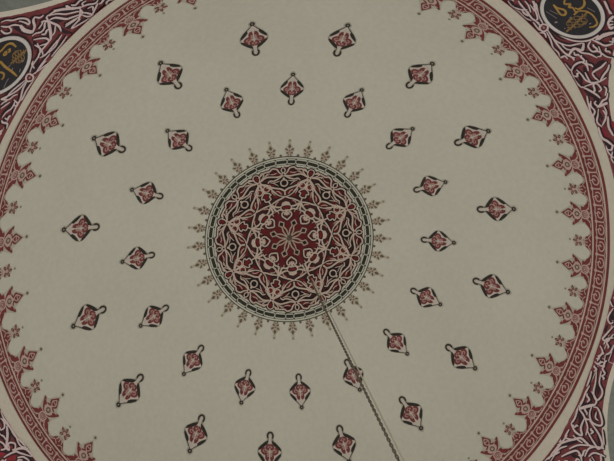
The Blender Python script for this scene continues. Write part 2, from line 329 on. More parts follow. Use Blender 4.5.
# ---------------------------------------------------------------- 2-D drawing turned into relief meshes
def smooth(pts, closed=False, n=5):
    if len(pts) < 3: return list(pts)
    out = []; N = len(pts)
    for i in range(N if closed else N-1):
        g = lambda k: pts[k % N] if closed else pts[max(0, min(N-1, k))]
        p0, p1, p2, p3 = g(i-1), g(i), g(i+1), g(i+2)
        for j in range(n):
            t = j/n
            out.append(tuple(.5*(2*p1[k]+(p2[k]-p0[k])*t+(2*p0[k]-5*p1[k]+4*p2[k]-p3[k])*t*t+(3*p1[k]-p0[k]-3*p2[k]+p3[k])*t**3) for k in (0, 1)))
    if not closed: out.append(tuple(pts[-1]))
    return out
class Draw:
    def __init__(self, fmap, edge=.035):
        self.bm = bmesh.new(); self.f = fmap; self.edge = edge
    def ribbon(self, pts, w, off, closed=False, n=5, taper=0.0, sm=True):
        q = smooth(pts, closed, n) if sm else list(pts)
        q = [p for i, p in enumerate(q) if i == 0 or math.dist(p, q[i-1]) > 1e-7]
        N = len(q)
        if N < 2: return
        L = []
        for i in range(N):
            a = q[(i-1) % N] if closed else q[max(0, i-1)]
            b = q[(i+1) % N] if closed else q[min(N-1, i+1)]
            dx, dy = b[0]-a[0], b[1]-a[1]; d = math.hypot(dx, dy) or 1
            k = w/2
            if taper and not closed:
                t = i/(N-1); k *= 1-taper+taper*min(1, 4*min(t, 1-t))
            L.append((self.bm.verts.new(self.f((q[i][0]-dy/d*k, q[i][1]+dx/d*k), off)), self.bm.verts.new(self.f((q[i][0]+dy/d*k, q[i][1]-dx/d*k), off))))
        for i in range(N if closed else N-1):
            a, b = L[i], L[(i+1) % N]
            self.bm.faces.new((a[0], a[1], b[1], b[0]))
    def poly(self, pts, off, closed_smooth=False, n=4):
        q = smooth(pts, True, n) if closed_smooth else list(pts)
        b2 = bmesh.new()
        vs = [b2.verts.new((p[0], p[1], 0)) for p in q]
        for t in tessellate_polygon([[Vector((p[0], p[1], 0)) for p in q]]):
            try: b2.faces.new([vs[i] for i in t])
            except ValueError: pass
        for _ in range(5):
            es = [e for e in b2.edges if e.calc_length() > self.edge]
            if not es: break
            bmesh.ops.subdivide_edges(b2, edges=es, cuts=1)
            bmesh.ops.triangulate(b2, faces=[f for f in b2.faces if len(f.verts) > 3])
        m = {v: self.bm.verts.new(self.f((v.co.x, v.co.y), off)) for v in b2.verts}
        for f in b2.faces: self.bm.faces.new([m[v] for v in f.verts])
        b2.free()
    def disc(self, c, r, off, n=14, ry=None, rot=0):
        ry = ry or r; cr, sr = math.cos(rot), math.sin(rot)
        self.poly([(c[0]+r*math.cos(t)*cr-ry*math.sin(t)*sr, c[1]+r*math.cos(t)*sr+ry*math.sin(t)*cr) for t in (2*math.pi*i/n for i in range(n))], off)
    def ring(self, c, r, w, off, n=16):
        self.ribbon([(c[0]+r*math.cos(2*math.pi*i/n), c[1]+r*math.sin(2*math.pi*i/n)) for i in range(n)], w, off, True, 1)
    def band(self, s0, s1, off, n=256, a0=0, a1=360, rows=1):
        """a strip of the dome between two arc lengths (numbers or functions of the azimuth)"""
        g0 = s0 if callable(s0) else (lambda a: s0); g1 = s1 if callable(s1) else (lambda a: s1)
        full = abs(a1-a0-360) < 1e-6; R = []
        for i in range(n if full else n+1):
            a = a0+(a1-a0)*i/n
            R.append([self.bm.verts.new(dome(a, g0(a)+(g1(a)-g0(a))*j/rows, off)) for j in range(rows+1)])
        for i in range(n):
            p, q = R[i], R[(i+1) % len(R)]
            for j in range(rows): self.bm.faces.new((p[j], p[j+1], q[j+1], q[j]))
    def done(self, name, mat, parent=None, xf=None):
        bm = self.bm
        if xf is not None: bm.transform(xf)
        bmesh.ops.recalc_face_normals(bm, faces=bm.faces)
        me = bpy.data.meshes.new(name); bm.to_mesh(me); bm.free()
        for p in me.polygons: p.use_smooth = True
        me.materials.append(mat)
        o = bpy.data.objects.new(name, me); COL.objects.link(o)
        if parent: o.parent = parent
        return o
def tag(o, label=None, cat=None, group=None, kind=None):
    for k, v in (('label', label), ('category', cat), ('group', group), ('kind', kind)):
        if v: o[k] = v
    return o
def empty(name, mat=None, **kw):
    o = bpy.data.objects.new(name, None); COL.objects.link(o); o.empty_display_size = .1
    if mat is not None: o.matrix_world = mat; o.matrix_basis = mat
    return tag(o, **kw)
def copy_tree(o, parent=None, depth=0):
    kids = [c for c in o.children] if depth else [c for c in o.children]
    c = o.copy(); COL.objects.link(c); c.parent = parent
    for k in kids: copy_tree(k, c, depth+1)
    return c

# ---------------------------------------------------------------- palette
CREAM = paint('cream_plaster', (161, 158, 146), .05, .35, .95, 9)
WHITEB = paint('white_plaster_band', (170, 163, 150), .05, .5, .95, 12)
HALO = paint('grey_outline', (147, 142, 128), .05)
HALO2 = paint('grey_motif_outline', (139, 134, 121), .05)
BLACK = paint('black_paint', (44, 41, 37), .2)
CHALK = paint('chalk_white_paint', (161, 153, 143), .08)
ROSE = paint('rose_paint', (136, 110, 103), .12)
WINE = paint('wine_red_paint', (97, 50, 50), .2)
BRED = paint('border_red_paint', (97, 47, 48), .2)
PINK = paint('pale_pink_paint', (154, 131, 123), .1)
CLINE = paint('cream_line_paint', (161, 145, 133), .1)
UMBER = paint('umber_paint', (84, 74, 63), .15)
DRED = paint('deep_red_paint', (79, 29, 31), .2, 5)
DUSK = paint('dark_brown_ground', (52, 31, 30), .25, 6)
INK = paint('black_shadow_paint', (30, 25, 24), .2)
BONE = paint('bone_white_scroll', (157, 140, 128), .12, 6)
SAGE = paint('pale_sage_paint', (156, 154, 141), .06)
PETAL = paint('flower_petal', (140, 127, 113), .1, 8)
OLIVE = paint('olive_black_paint', (42, 43, 36), .15)
SPRED = paint('spandrel_red', (100, 51, 53), .25, 5)
SPBRI = paint('bright_red_leaf', (120, 42, 48), .15, 5)
SCROLLW = paint('scroll_white', (172, 154, 152), .1, 5)
SCROLLB = paint('scroll_black', (45, 34, 37), .2, 5)
PANELB = paint('roundel_black', (42, 41, 44), .12, 5)
GOLD = paint('gold_lettering', (135, 106, 58), .2, 8, .55)
DIMGOLD = paint('dim_gold_tracery', (112, 88, 56), .25, 8, .6)
FADED = paint('faded_silver_stroke', (118, 108, 106), .1)
RIMW = paint('roundel_white_rim', (168, 162, 157), .06)
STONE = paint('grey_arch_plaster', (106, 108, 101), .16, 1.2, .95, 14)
STEEL = paint('aged_chain_metal', (84, 77, 66), .3, 30, .45)
CABLE = paint('pale_cable_sheath', (150, 143, 126), .1, 10, .6)

# ---------------------------------------------------------------- dome shell and the white band at its rim
WTAB = [(-46,1.466),(-33.9,1.4600),(-29,1.4464),(-17.9,1.4327),(-15.2,1.4285),(-5,1.430),(5,1.445),(14,1.4500),(22,1.4500),(28,1.447),(32.2,1.449),(44.5,1.4640),(50.8,1.4700),(58.9,1.4740),(66,1.466),(75,1.449),(85,1.452),(97,1.466),(110,1.470),(123.3,1.4676),(134.1,1.4571),(136.8,1.4480),(147.5,1.4360),(151.2,1.4365),(162,1.433),(172,1.440),(183,1.452),(191,1.452),(197.6,1.4472),(208.4,1.4438),(216,1.449),(228,1.462),(240,1.455),(252,1.440),(264,1.450),(275,1.464),(286,1.452),(297,1.440),(305,1.452),(314,1.466)]
def s_rim(a):
    a = (a+46) % 360-46
    for (a0, v0), (a1, v1) in zip(WTAB, WTAB[1:]):
        if a0 <= a <= a1:
            t = (a-a0)/(a1-a0); t = t*t*(3-2*t); return v0+(v1-v0)*t
    return WTAB[-1][1]
S_CREASE = RS*math.atan2(1.02514, -.10596-ZC)
d = Draw(None)
d.band(.002, 1.4, 0, 288, rows=40)
tag(d.done('ceiling', CREAM), kind='structure')
d = Draw(None)
d.band(1.400, lambda a: max(s_rim(a), S_CREASE+.003), 0, 288, rows=4)
tag(d.done('trim_1', WHITEB), kind='structure')

# ---------------------------------------------------------------- arches of the eight-sided drum
ARCH = [-15.29, 26.63, 71.7, 116.72, 172.0, 226.0, 262.0, 298.5]
AOFF = [1.0435, 1.0443, 1.046, 1.0482, 1.047, 1.047, 1.047, 1.047]
def arch_psi(a, k, extra=0.0):
    """polar angle on the spandrel sphere where the plane of arch k is met at azimuth a"""
    x = (AOFF[k]+extra)/max(.05, math.cos(rad(a-ARCH[k])))/R2
    return math.degrees(math.asin(x)) if x < 1 else 90.0
def arch_pts(k, extra, n=48, back=0.0):
    """points of the arch curve, from one springing to the other"""
    c = AOFF[k]+extra; rr = math.sqrt(R2*R2-c*c); A = rad(ARCH[k]); out = []
    for i in range(n+1):
        t = math.pi*i/n-math.pi/2
        y = rr*math.sin(t); z = Z2+rr*math.cos(t); x = c+back
        out.append(Vector((x*math.cos(A)-y*math.sin(A), -(x*math.sin(A)+y*math.cos(A)), z))*U)
    return out
def strip(bm, A, B):
    va = [bm.verts.new(p) for p in A]; vb = [bm.verts.new(p) for p in B]
    for i in range(len(A)-1): bm.faces.new((va[i], va[i+1], vb[i+1], vb[i]))
SIDES = ['lower_right', 'upper_right', 'top', 'upper_left', 'left', 'lower_left', 'bottom', 'right_bottom']
for k in (0, 1, 2, 3):
    d = Draw(None)
    rows = [arch_pts(k, -.0003+.0066*j/3) for j in range(4)]
    for A, B in zip(rows, rows[1:]): strip(d.bm, A, B)
    tag(d.done('trim_%d' % (k+2), WHITEB), kind='structure')
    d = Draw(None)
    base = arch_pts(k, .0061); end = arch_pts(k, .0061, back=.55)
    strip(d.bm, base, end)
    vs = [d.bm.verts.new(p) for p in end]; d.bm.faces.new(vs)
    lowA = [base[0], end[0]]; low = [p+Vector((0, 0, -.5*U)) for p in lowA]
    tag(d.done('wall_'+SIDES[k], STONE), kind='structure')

# ---------------------------------------------------------------- spandrels between the arches
PSI0 = math.degrees(math.atan2(1.02514, -.10596-Z2))
def psi_edge(a):
    s = s_rim(a); z = ZC+RS*math.cos(s/RS)
    return PSI0 if z <= -.10596 else math.degrees(math.acos(min(1, (z-Z2)/R2)))
HOLES = {'UR': (rad(72.75)*R2, rad(50.95)*PK), 'UL': (rad(72.1)*R2, rad(140.6)*PK)}
def spandrel(i, key, label):
    """i: the arch clockwise of the spandrel (the other is i+1)"""
    a0 = ARCH[i]; a1 = ARCH[(i+1) % 8]+(360 if ARCH[(i+1) % 8] < a0 else 0)
    root = empty('spandrel_panel', dframe((a0+a1)/2, 1.46), label=label, cat='wall painting')
    inv = root.matrix_basis.inverted()
    j = (i+1) % 8
    d = Draw(None); n = 60; G = []
    lim = lambda a: min(arch_psi(a, i), arch_psi(a if a1 < 360 or a < 340 else a, j), 90)
    for q in range(n+1):
        a = a0+.03+(a1-a0-.06)*q/n; p0 = psi_edge(a)+(.06 if s_rim(a) > S_CREASE-.002 else -.02)
        p1 = max(lim(a), p0+.02)
        G.append([d.bm.verts.new(pend(a, p0+(p1-p0)*t/16)) for t in range(17)])
    for q in range(n):
        for t in range(16): d.bm.faces.new((G[q][t], G[q][t+1], G[q+1][t+1], G[q+1][t]))
    d.done('red_ground', SPRED, root, inv)
    # narrow dark edge along the white band, on whichever surface carries the edge
    d = Draw(None); E = []
    for q in range(n+1):
        a = a0+(a1-a0)*q/n; s = s_rim(a)
        if s >= S_CREASE+.002: E.append([d.bm.verts.new(dome(a, s-.0015+.0045*t, LAY)) for t in (0, 1)])
        else: E.append([d.bm.verts.new(pend(a, max(psi_edge(a), PSI0 if s > S_CREASE-.002 else 0)+.02+.24*t, LAY)) for t in (0, 1)])
    for u, v in zip(E, E[1:]): d.bm.faces.new((u[0], u[1], v[1], v[0]))
    d.done('edge_line', WINE, root, inv)
    W, K, P, N_ = (Draw(pend_map, .03) for _ in range(4))
    mine = []
    for src in SCROLL.values():
        for st in src:
            ma = sum(p[0] for p in st[2])/len(st[2])
            if ma < a0: ma += 360
            if ma >= a0+360: ma -= 360
            if a0 <= ma < a1: mine.append((st[0], st[1], [(p[0]+360 if p[0] < a0-30 else p[0], p[1]) for p in st[2]]))
    used = [(rad(b)*R2, rad(a)*PK) for _, _, pts in mine for a, b in pts]
    seg = []
    for _, _, pts in mine:
        for (x0, y0), (x1, y1) in zip(pts, pts[1:]):
            for t in (.25, .5, .75): seg.append((rad(y0+(y1-y0)*t)*R2, rad(x0+(x1-x0)*t)*PK))
    used += seg
    rnd = random.Random(11+i); hole = HOLES.get(key)
    for _ in range(2600):
        a = a0+(a1-a0)*rnd.random(); p = psi_edge(a)+.5+rnd.random()*9.5
        if p > min(lim(a), 77)-.8: continue
        c = (rad(p)*R2, rad(a)*PK)
        if hole and math.dist(c, hole) < .108: continue
        if any(abs(c[0]-u[0]) < .0108 and math.dist(c, u) < .0108 for u in used): continue
        th = rnd.random()*6.283; L = .016+.02*rnd.random(); bend = rnd.choice((-1, 1))*(.35+.5*rnd.random())
        q = []
        for t in (-1, -.5, 0, .5, 1):
            x = t*L/2; y = bend*L*(.3-t*t*.3)+(.004*math.sin(5*t))
            q.append((c[0]+x*math.cos(th)-y*math.sin(th), c[1]+x*math.sin(th)+y*math.cos(th)))
        if any(g[0] < rad(psi_edge(math.degrees(g[1]/PK))+.3)*R2 or math.degrees(g[0]/R2) > lim(math.degrees(g[1]/PK))-.4 for g in q): continue
        W.ribbon(q, .0062, 4*LAY, taper=.5)
        K.ribbon([(x+.003, y+.0015) for x, y in q], .0125, 2*LAY, taper=.5)
        used += q
    for t, w, pts in mine:
        q = [(rad(b)*R2, rad(a)*PK) for a, b in pts]
        if t == 'W':
            W.ribbon(q, w*1.12, 4*LAY, taper=.45)
            K.ribbon([(x+.0022, y+.0012) for x, y in q], w*2.3, 2*LAY, taper=.4)
        elif t == 'K': K.poly(q, 1.6*LAY, True, 3)
        elif t == 'R':
            R_ = Draw(pend_map, .03); R_.poly(q, LAY, True, 3); R_.done('red_leaf', SPBRI, root, inv)
        elif t == 'P': P.ribbon(q, w, 5*LAY)
        elif t == 'N': N_.ribbon(q, w, 4.6*LAY)
    for D_, nm, m in ((K, 'leaf_shadow', SCROLLB), (W, 'white_scrollwork', SCROLLW), (P, 'knot', SCROLLW), (N_, 'knot_centre', ROSE)):
        if D_.bm.verts: D_.done(nm, m, root, inv)
        else: D_.bm.free()
    return root
spandrel(0, 'RT', 'thin red spandrel strip at the right edge between the two arches')
spandrel(1, 'UR', 'red spandrel of white scrolling leaves around the black roundel with triangular gold script loop')
spandrel(3, 'UL', 'red spandrel of white scrolling leaves around the black roundel cut by the left edge')
spandrel(7, 'LR', 'red spandrel of white scrolling leaves without a roundel, beside the grey arch at lower right')
spandrel(4, 'LL', 'small red corner of white scrolling leaves outside the white band at lower left')

# ---------------------------------------------------------------- black roundels with gold script
def roundel(az, psi, key, label):
    m = frame(R2, Z2, rad(psi), az)
    root = empty('calligraphy_roundel', m, label=label, cat='roundel', group='black calligraphy roundels')
    inv = m.inverted(); R = .090
    d = Draw(LOC2, .03); d.disc((0, 0), R-.008, 5*LAY, 40); d.done('black_field', PANELB, root)
    # raised moulded rim
    d = Draw(LOC2); n = 56; G = []
    for i in range(n):
        t = 2*math.pi*i/n; G.append([])
        for j in range(9):
            c = math.pi*j/8; r = R-.0055+.0055*math.cos(c)
            G[-1].append(d.bm.verts.new(LOC2((r*math.cos(t), r*math.sin(t)), 4.5*LAY+.003*math.sin(c))))
    for i in range(n):
        for j in range(8): d.bm.faces.new((G[i][j], G[i][j+1], G[(i+1) % n][j+1], G[(i+1) % n][j]))
    d.done('rim', RIMW, root)
    d = Draw(LOC2); d.ring((0, 0), R+.0025, .006, 4.2*LAY, 56); d.done('rim_shadow', SCROLLB, root)
    g = Draw(pend_map, .03)
    for t, w, pts in SCRIPT[key]:
        q = [(rad(b)*R2, rad(a)*PK) for a, b in pts]
        if t == 'G': g.ribbon(q, w*.85, 7*LAY, taper=.35)
        else:
            s = Draw(pend_map, .03); s.ribbon(q, w, 6.5*LAY, sm=len(q) > 2); s.done('accent_stroke', FADED, root, inv)
    g.done('gold_script', GOLD, root, inv)
    # fine woven flourish of thin gold lines
    d = Draw(pend_map, .03); c, ux, uy = FLOUR[key]
    for i in range(7):
        t = (i-3)/3.0
        d.ribbon([(c[0]+ux[0]*x+uy[0]*(t*.9+.25*math.sin(4*x+i)), c[1]+ux[1]*x+uy[1]*(t*.9+.25*math.sin(4*x+i))) for x in (-1, -.6, -.2, .2, .6, 1)], .0022, 6.2*LAY)
        d.ribbon([(c[0]+uy[0]*x+ux[0]*(t*.95+.2*math.sin(3*x+i)), c[1]+uy[1]*x+ux[1]*(t*.95+.2*math.sin(3*x+i))) for x in (-1.15, -.6, -.2, .2, .6, 1.1)], .0022, 6.3*LAY)
    d.done('gold_flourish', DIMGOLD, root, inv)
FLOUR = {}
def pm(a, b): return (rad(b)*R2, rad(a)*PK)
def flo(key, c, x1, y1):
    c, x1, y1 = pm(*c), pm(*x1), pm(*y1)
    FLOUR[key] = (c, (x1[0]-c[0], x1[1]-c[1]), (y1[0]-c[0], y1[1]-c[1]))
CHX, CHY, CABA, WORLD = -.011, 0.0, -.35, .462
flo('UR', (49.32, 72.35), (49.21, 74.04), (48.54, 71.51))
flo('UL', (138.32, 70.58), (137.81, 69.79), (139.22, 70.17))
roundel(50.95, 72.75, 'UR', 'black roundel whose gold script has a sharp triangular loop and a long curling tail')
roundel(140.6, 72.1, 'UL', 'black roundel at the frame edge whose gold script ends in a straight slanting stroke')

UMBER2 = paint('faded_umber', (118, 112, 98), .1)
# ---------------------------------------------------------------- rim frieze with its crest of palmettes
NPAL = 32
PAZ = [.56, 12.29, 23.13, 34.51, 45.34, 56.95, 67.60, 78.77, 89.94, 101.11, 112.28, 123.46, 134.41, 146.41, 157.37, 169.85, 181.50, 193.69, 204.60, 216.41] + [216.41+10.951*i for i in range(1, 9)] + [314.97, 326.61, 337.50, 349.68, 360.56]   # hand-set spacing
# hand-painted unevenness of the ring: small shifts in arc length, inner edge (DI) and outer edge (DO)
DI = [(-18,-.001),(-10,-.003),(7,-.001),(20,.0005),(32,.001),(45,.004),(57,.010),(65,.0145),(93,.0145),(121,.0150),(134,.0035),(147,0),(158,-.003),(170,-.001),(187,.002),(194,.004),(204.6,.009),(214,.0145),(222,.017),(270,.014),(315,.012),(326.5,.0075),(335,.002),(342,-.001)]
DO = [(-17,0),(7.8,-.0015),(20,.006),(47,.002),(60.8,.0165),(90,.015),(122,.014),(135.5,.0025),(147.4,-.0105),(155,-.0165),(175,-.014),(193,-.0095),(199,-.007),(210.8,-.001),(240,.008),(280,.012),(319,.011),(329.5,.0055),(343,0)]
def tab(T, a):
    a = (a-T[0][0]) % 360+T[0][0]
    for (p, u), (q, v) in zip(T, T[1:]+[(T[0][0]+360, T[0][1])]):
        if p <= a <= q:
            t = (a-p)/(q-p); t = .5*t+.5*t*t*(3-2*t); return u+(v-u)*t
    return 0
def fz(a, s):
    t = max(0, min(1, (s-1.335)/.07))
    return s+tab(DI, a)*(1-t)+tab(DO, a)*t
def frieze_map(uv, off):
    a = math.degrees(uv[1]); return dome(a, fz(a, uv[0]), off)
def fb(s): return (lambda a: fz(a, s(a))) if callable(s) else (lambda a: fz(a, s))
frieze = empty('rim_frieze', dframe(0, 0), label='dark red ring frieze of scrolls crested with palmettes round the dome rim', cat='frieze')
FI = frieze.matrix_basis.inverted()
def crest(a):
    """inner edge of the red crest strip: low bites between raised pedestals"""
    a = (a-.56) % 360+.56
    for p, q in zip(PAZ, PAZ[1:]):
        if p <= a <= q: break
    STEP = 11.25; x = (a-p)/(q-p)*STEP; x = min(x, STEP-x)     # 0 at a large palmette, STEP/2 at a small one
    if x < 2.6: return 1.303+.017*max(0, (x-1.5)/1.1)**1.5
    y = STEP/2-x
    if y < 1.0: return 1.299+.004*y
    t = (x-2.6)/(STEP/2-1.0-2.6)
    return 1.320+.0045*math.sin(math.pi*min(1, t*1.1))-.017*max(0, (t-.55)/.45)**2
d = Draw(None); d.band(fb(crest), fb(1.3325), LAY, 960, rows=2); d.done('crest_strip', BRED, frieze, FI)
d = Draw(None); d.band(fb(lambda a: crest(a)-.0045), fb(lambda a: crest(a)+.001), .5*LAY, 960); d.done('crest_outline', HALO, frieze, FI)
d = Draw(None); d.band(fb(1.3320), fb(1.3380), 2*LAY, 288); d.done('cream_line', CLINE, frieze, FI)
d = Draw(None); d.band(fb(1.3375), fb(1.3885), LAY, 288, rows=2); d.done('red_band', BRED, frieze, FI)
d = Draw(None); d.band(fb(1.3885), fb(1.3940), 2*LAY, 288); d.done('cream_outer_line', CLINE, frieze, FI)
d = Draw(None); d.band(fb(1.3935), fb(1.4040), 1.5*LAY, 288); d.done('dark_outer_line', BRED, frieze, FI)
NF = 106; FS = 2*math.pi/NF; F0 = rad(9.5)
d = Draw(frieze_map); k2 = Draw(frieze_map); c2 = Draw(frieze_map)
for i in range(NF):
    a = F0+i*FS
    P = lambda x, y: (1.3375+x*.0510, a+y*FS)       # x: 0..1 across the band, y: along it in units of one scroll
    w = .0044
    d.ribbon([P(.22, -.5), P(.27, -.3), P(.22, 0), P(.27, .3), P(.22, .5)], w*.85, 2*LAY, n=4)
    d.disc(P(.27, .5), .0062, 2.2*LAY, 8)
    d.ribbon([P(.27, .5), P(.6, .49), P(.86, .5)], w*1.1, 2*LAY)
    d.ribbon([P(.86, -.5), P(.93, -.3), P(.95, 0), P(.93, .3), P(.86, .5)], w*.6, 2*LAY)
    d.ribbon([P(.62, -.02), P(.52, .1), P(.42, .02), P(.46, -.2), P(.66, -.27), P(.84, -.1), P(.82, .16), P(.64, .29), P(.46, .24)], w, 2*LAY, n=3)
    d.ribbon([P(.25, 0), P(.4, 0)], w*.8, 2*LAY)
    c2.ribbon([P(.40, -.36), P(.62, -.40), P(.82, -.36)], w*.5, 1.8*LAY)
    # pale beads in the crest strip
d.done('pink_scroll', PINK, frieze, FI); k2.bm.free(); c2.bm.free()
d = Draw(frieze_map)
for i in range(NPAL*2):
    a = rad(PAZ[i//2] if i % 2 == 0 else (PAZ[i//2]+PAZ[i//2+1])/2)
    for sgn in (-1, 1):
        d.ribbon([(1.3255, a+sgn*rad(.2)), (1.317, a+sgn*rad(1.0)), (1.3265, a+sgn*rad(1.7)), (1.3275, a+sgn*rad(2.6))], .0032, 2*LAY)
d.done('crest_tracery', PINK, frieze, FI)

def large_palmette():
    """drawn about its foot; x runs outward to the rim, y along it.  T(t,w): t px from the tip, w px aside"""
    k = .00405; kw = .0038; LEN = 30.4
    T = lambda t, w: ((t-LEN)*k, w*kw)
    sym = lambda L: [T(t, w) for t, w in L]+[T(t, -w) for t, w in reversed(L)]
    root = empty('large_palmette', Matrix.Identity(4))
    h = Draw(LOC)
    h.poly(sym([(-2.2, 0), (2.5, 3.2), (7, 6.0), (10, 8), (9.6, 11.4), (11.2, 12.6), (14, 11.2), (17, 10), (20, 8.8), (23, 9.8), (29.5, 9.5)]), .4*LAY)
    h.done('outline', HALO, root)
    r = Draw(LOC)
    r.poly(sym([(0, 0), (4, 2.6), (7.8, 5.0), (9.8, 4.2), (10.8, 2.6), (11.6, 4.0), (12.4, 6.4), (10.6, 9.4), (10.4, 11.4), (11.8, 11.4), (13.6, 10.0), (15.6, 8.8), (17.6, 7.0), (19.6, 4.6), (20.5, 5.4), (21.0, 8.0), (23.5, 7.4), (25, 8.2), (27, 8.4), (29, 7.2), (31, 8)]), 1.2*LAY)
    r.done('red_body', BRED, root)
    p = Draw(LOC)
    p.ribbon([T(3.6, 0), T(7.2, 2.6), T(9.6, 1.6), T(10.6, 0), T(9.6, -1.6), T(7.2, -2.6), T(3.6, 0)], .0035, 2*LAY, n=3)
    p.ribbon([T(7.2, 2.2), T(7.2, -2.2)], .0035, 2*LAY)
    p.poly(sym([(10.4, 0), (12.2, 1.6), (13.6, 4.6), (16.2, 5.6), (18.2, 4.4), (20.4, 1.6), (21.5, 0)]), 2*LAY)
    for sg in (-1, 1):
        p.ribbon([T(13.6, sg*4.6), T(12.6, sg*6.4), T(12.2, sg*9)], .0028, 2*LAY)
        p.ribbon([T(20.6, sg*.6), T(22, sg*3.2), T(24.2, sg*3.8), T(26.4, sg*2.6), T(27.6, 0)], .0046, 2*LAY)
        p.ribbon([T(21.4, sg*2), T(20.4, sg*4.2), T(20.6, sg*7.4)], .0034, 2*LAY)
        p.ribbon([T(25, sg*4), T(27.2, sg*5.4), T(29, sg*6.2)], .0032, 2*LAY)
        p.ribbon([T(27.6, 0), T(29.5, sg*2.0), T(30.6, sg*4.5)], .003, 2*LAY)
    p.disc(T(24.2, 0), 2.2*k, 2.1*LAY, 10, 2.6*kw)
    p.done('pink_tracery', PINK, root)
    e = Draw(LOC)
    e.ring(T(16.2, 0), 1.9*k, .0050, 3*LAY); e.done('dark_eye', UMBER, root)
    e = Draw(LOC); e.ring(T(24.2, 0), 1.3*k, .0026, 3*LAY, 10)
    e.done('foot_eye', WINE, root)
    t = Draw(LOC); t.disc(T(-4.3, 0), .0048, 2*LAY, 10); t.done('tip_dot', UMBER, root)
    t = Draw(LOC); t.disc(T(-4.3, 0), .0100, .5*LAY, 10, .0090); t.done('tip_halo', HALO, root)
    return root
def small_palmette():
    k = .0043; T = lambda t, w: (-t*k, w*k)            # t px inward from the foot (the cream line)
    root = empty('small_palmette', Matrix.Identity(4))
    h = Draw(LOC); h.disc(T(13.4, 0), .0235, .4*LAY, 12, .022); h.poly([T(10, 3), T(4, 5), T(4, -5), T(10, -3)], .4*LAY); h.done('outline', HALO, root)
    r = Draw(LOC)
    r.poly([T(3, -4.6), T(6.2, -2.6), T(8.6, -1.6), T(9.8, 0), T(8.6, 1.6), T(6.2, 2.6), T(3, 4.6)], 1.2*LAY)
    for a, l in ((0, 5.4), (62, 5.6), (-62, 5.6), (128, 4.6), (-128, 4.6)):
        c, s_ = math.cos(rad(a)), math.sin(rad(a))
        for q in (-.75, .75):
            r.ribbon([T(13.4+c*1.4-s_*q*.3, s_*1.4+c*q*.3), T(13.4+c*3.2-s_*q, s_*3.2+c*q), T(13.4+c*l, s_*l)], .0036, 1.6*LAY)
    r.done('red_star', WINE, root)
    p = Draw(LOC); p.disc(T(13.4, 0), .0062, 2*LAY, 10)
    for sg in (-1, 1): p.ribbon([T(9.6, 0), T(7.6, sg*1.2), T(6.4, sg*2.4), T(4.5, sg*3)], .0034, 2*LAY)
    p.ribbon([T(8.4, 0), T(4.5, 0)], .0035, 2*LAY)
    p.done('pink_centre', PINK, root)
    t = Draw(LOC); t.disc(T(21.6, 0), .0046, 1.5*LAY, 8); t.done('tip_dot', UMBER2, root)
    return root
def ring_of(proto, az, s, parent):
    for i, a in enumerate(az):
        s1 = s(a) if callable(s) else s
        o = proto if i == 0 else copy_tree(proto, parent)
        o.parent = parent
        o.matrix_basis = parent.matrix_basis.inverted() @ dframe(a, s1)
ring_of(large_palmette(), PAZ[:32], fb(1.3325), frieze)
ring_of(small_palmette(), [(p+q)/2 for p, q in zip(PAZ, PAZ[1:])], fb(1.3325), frieze)

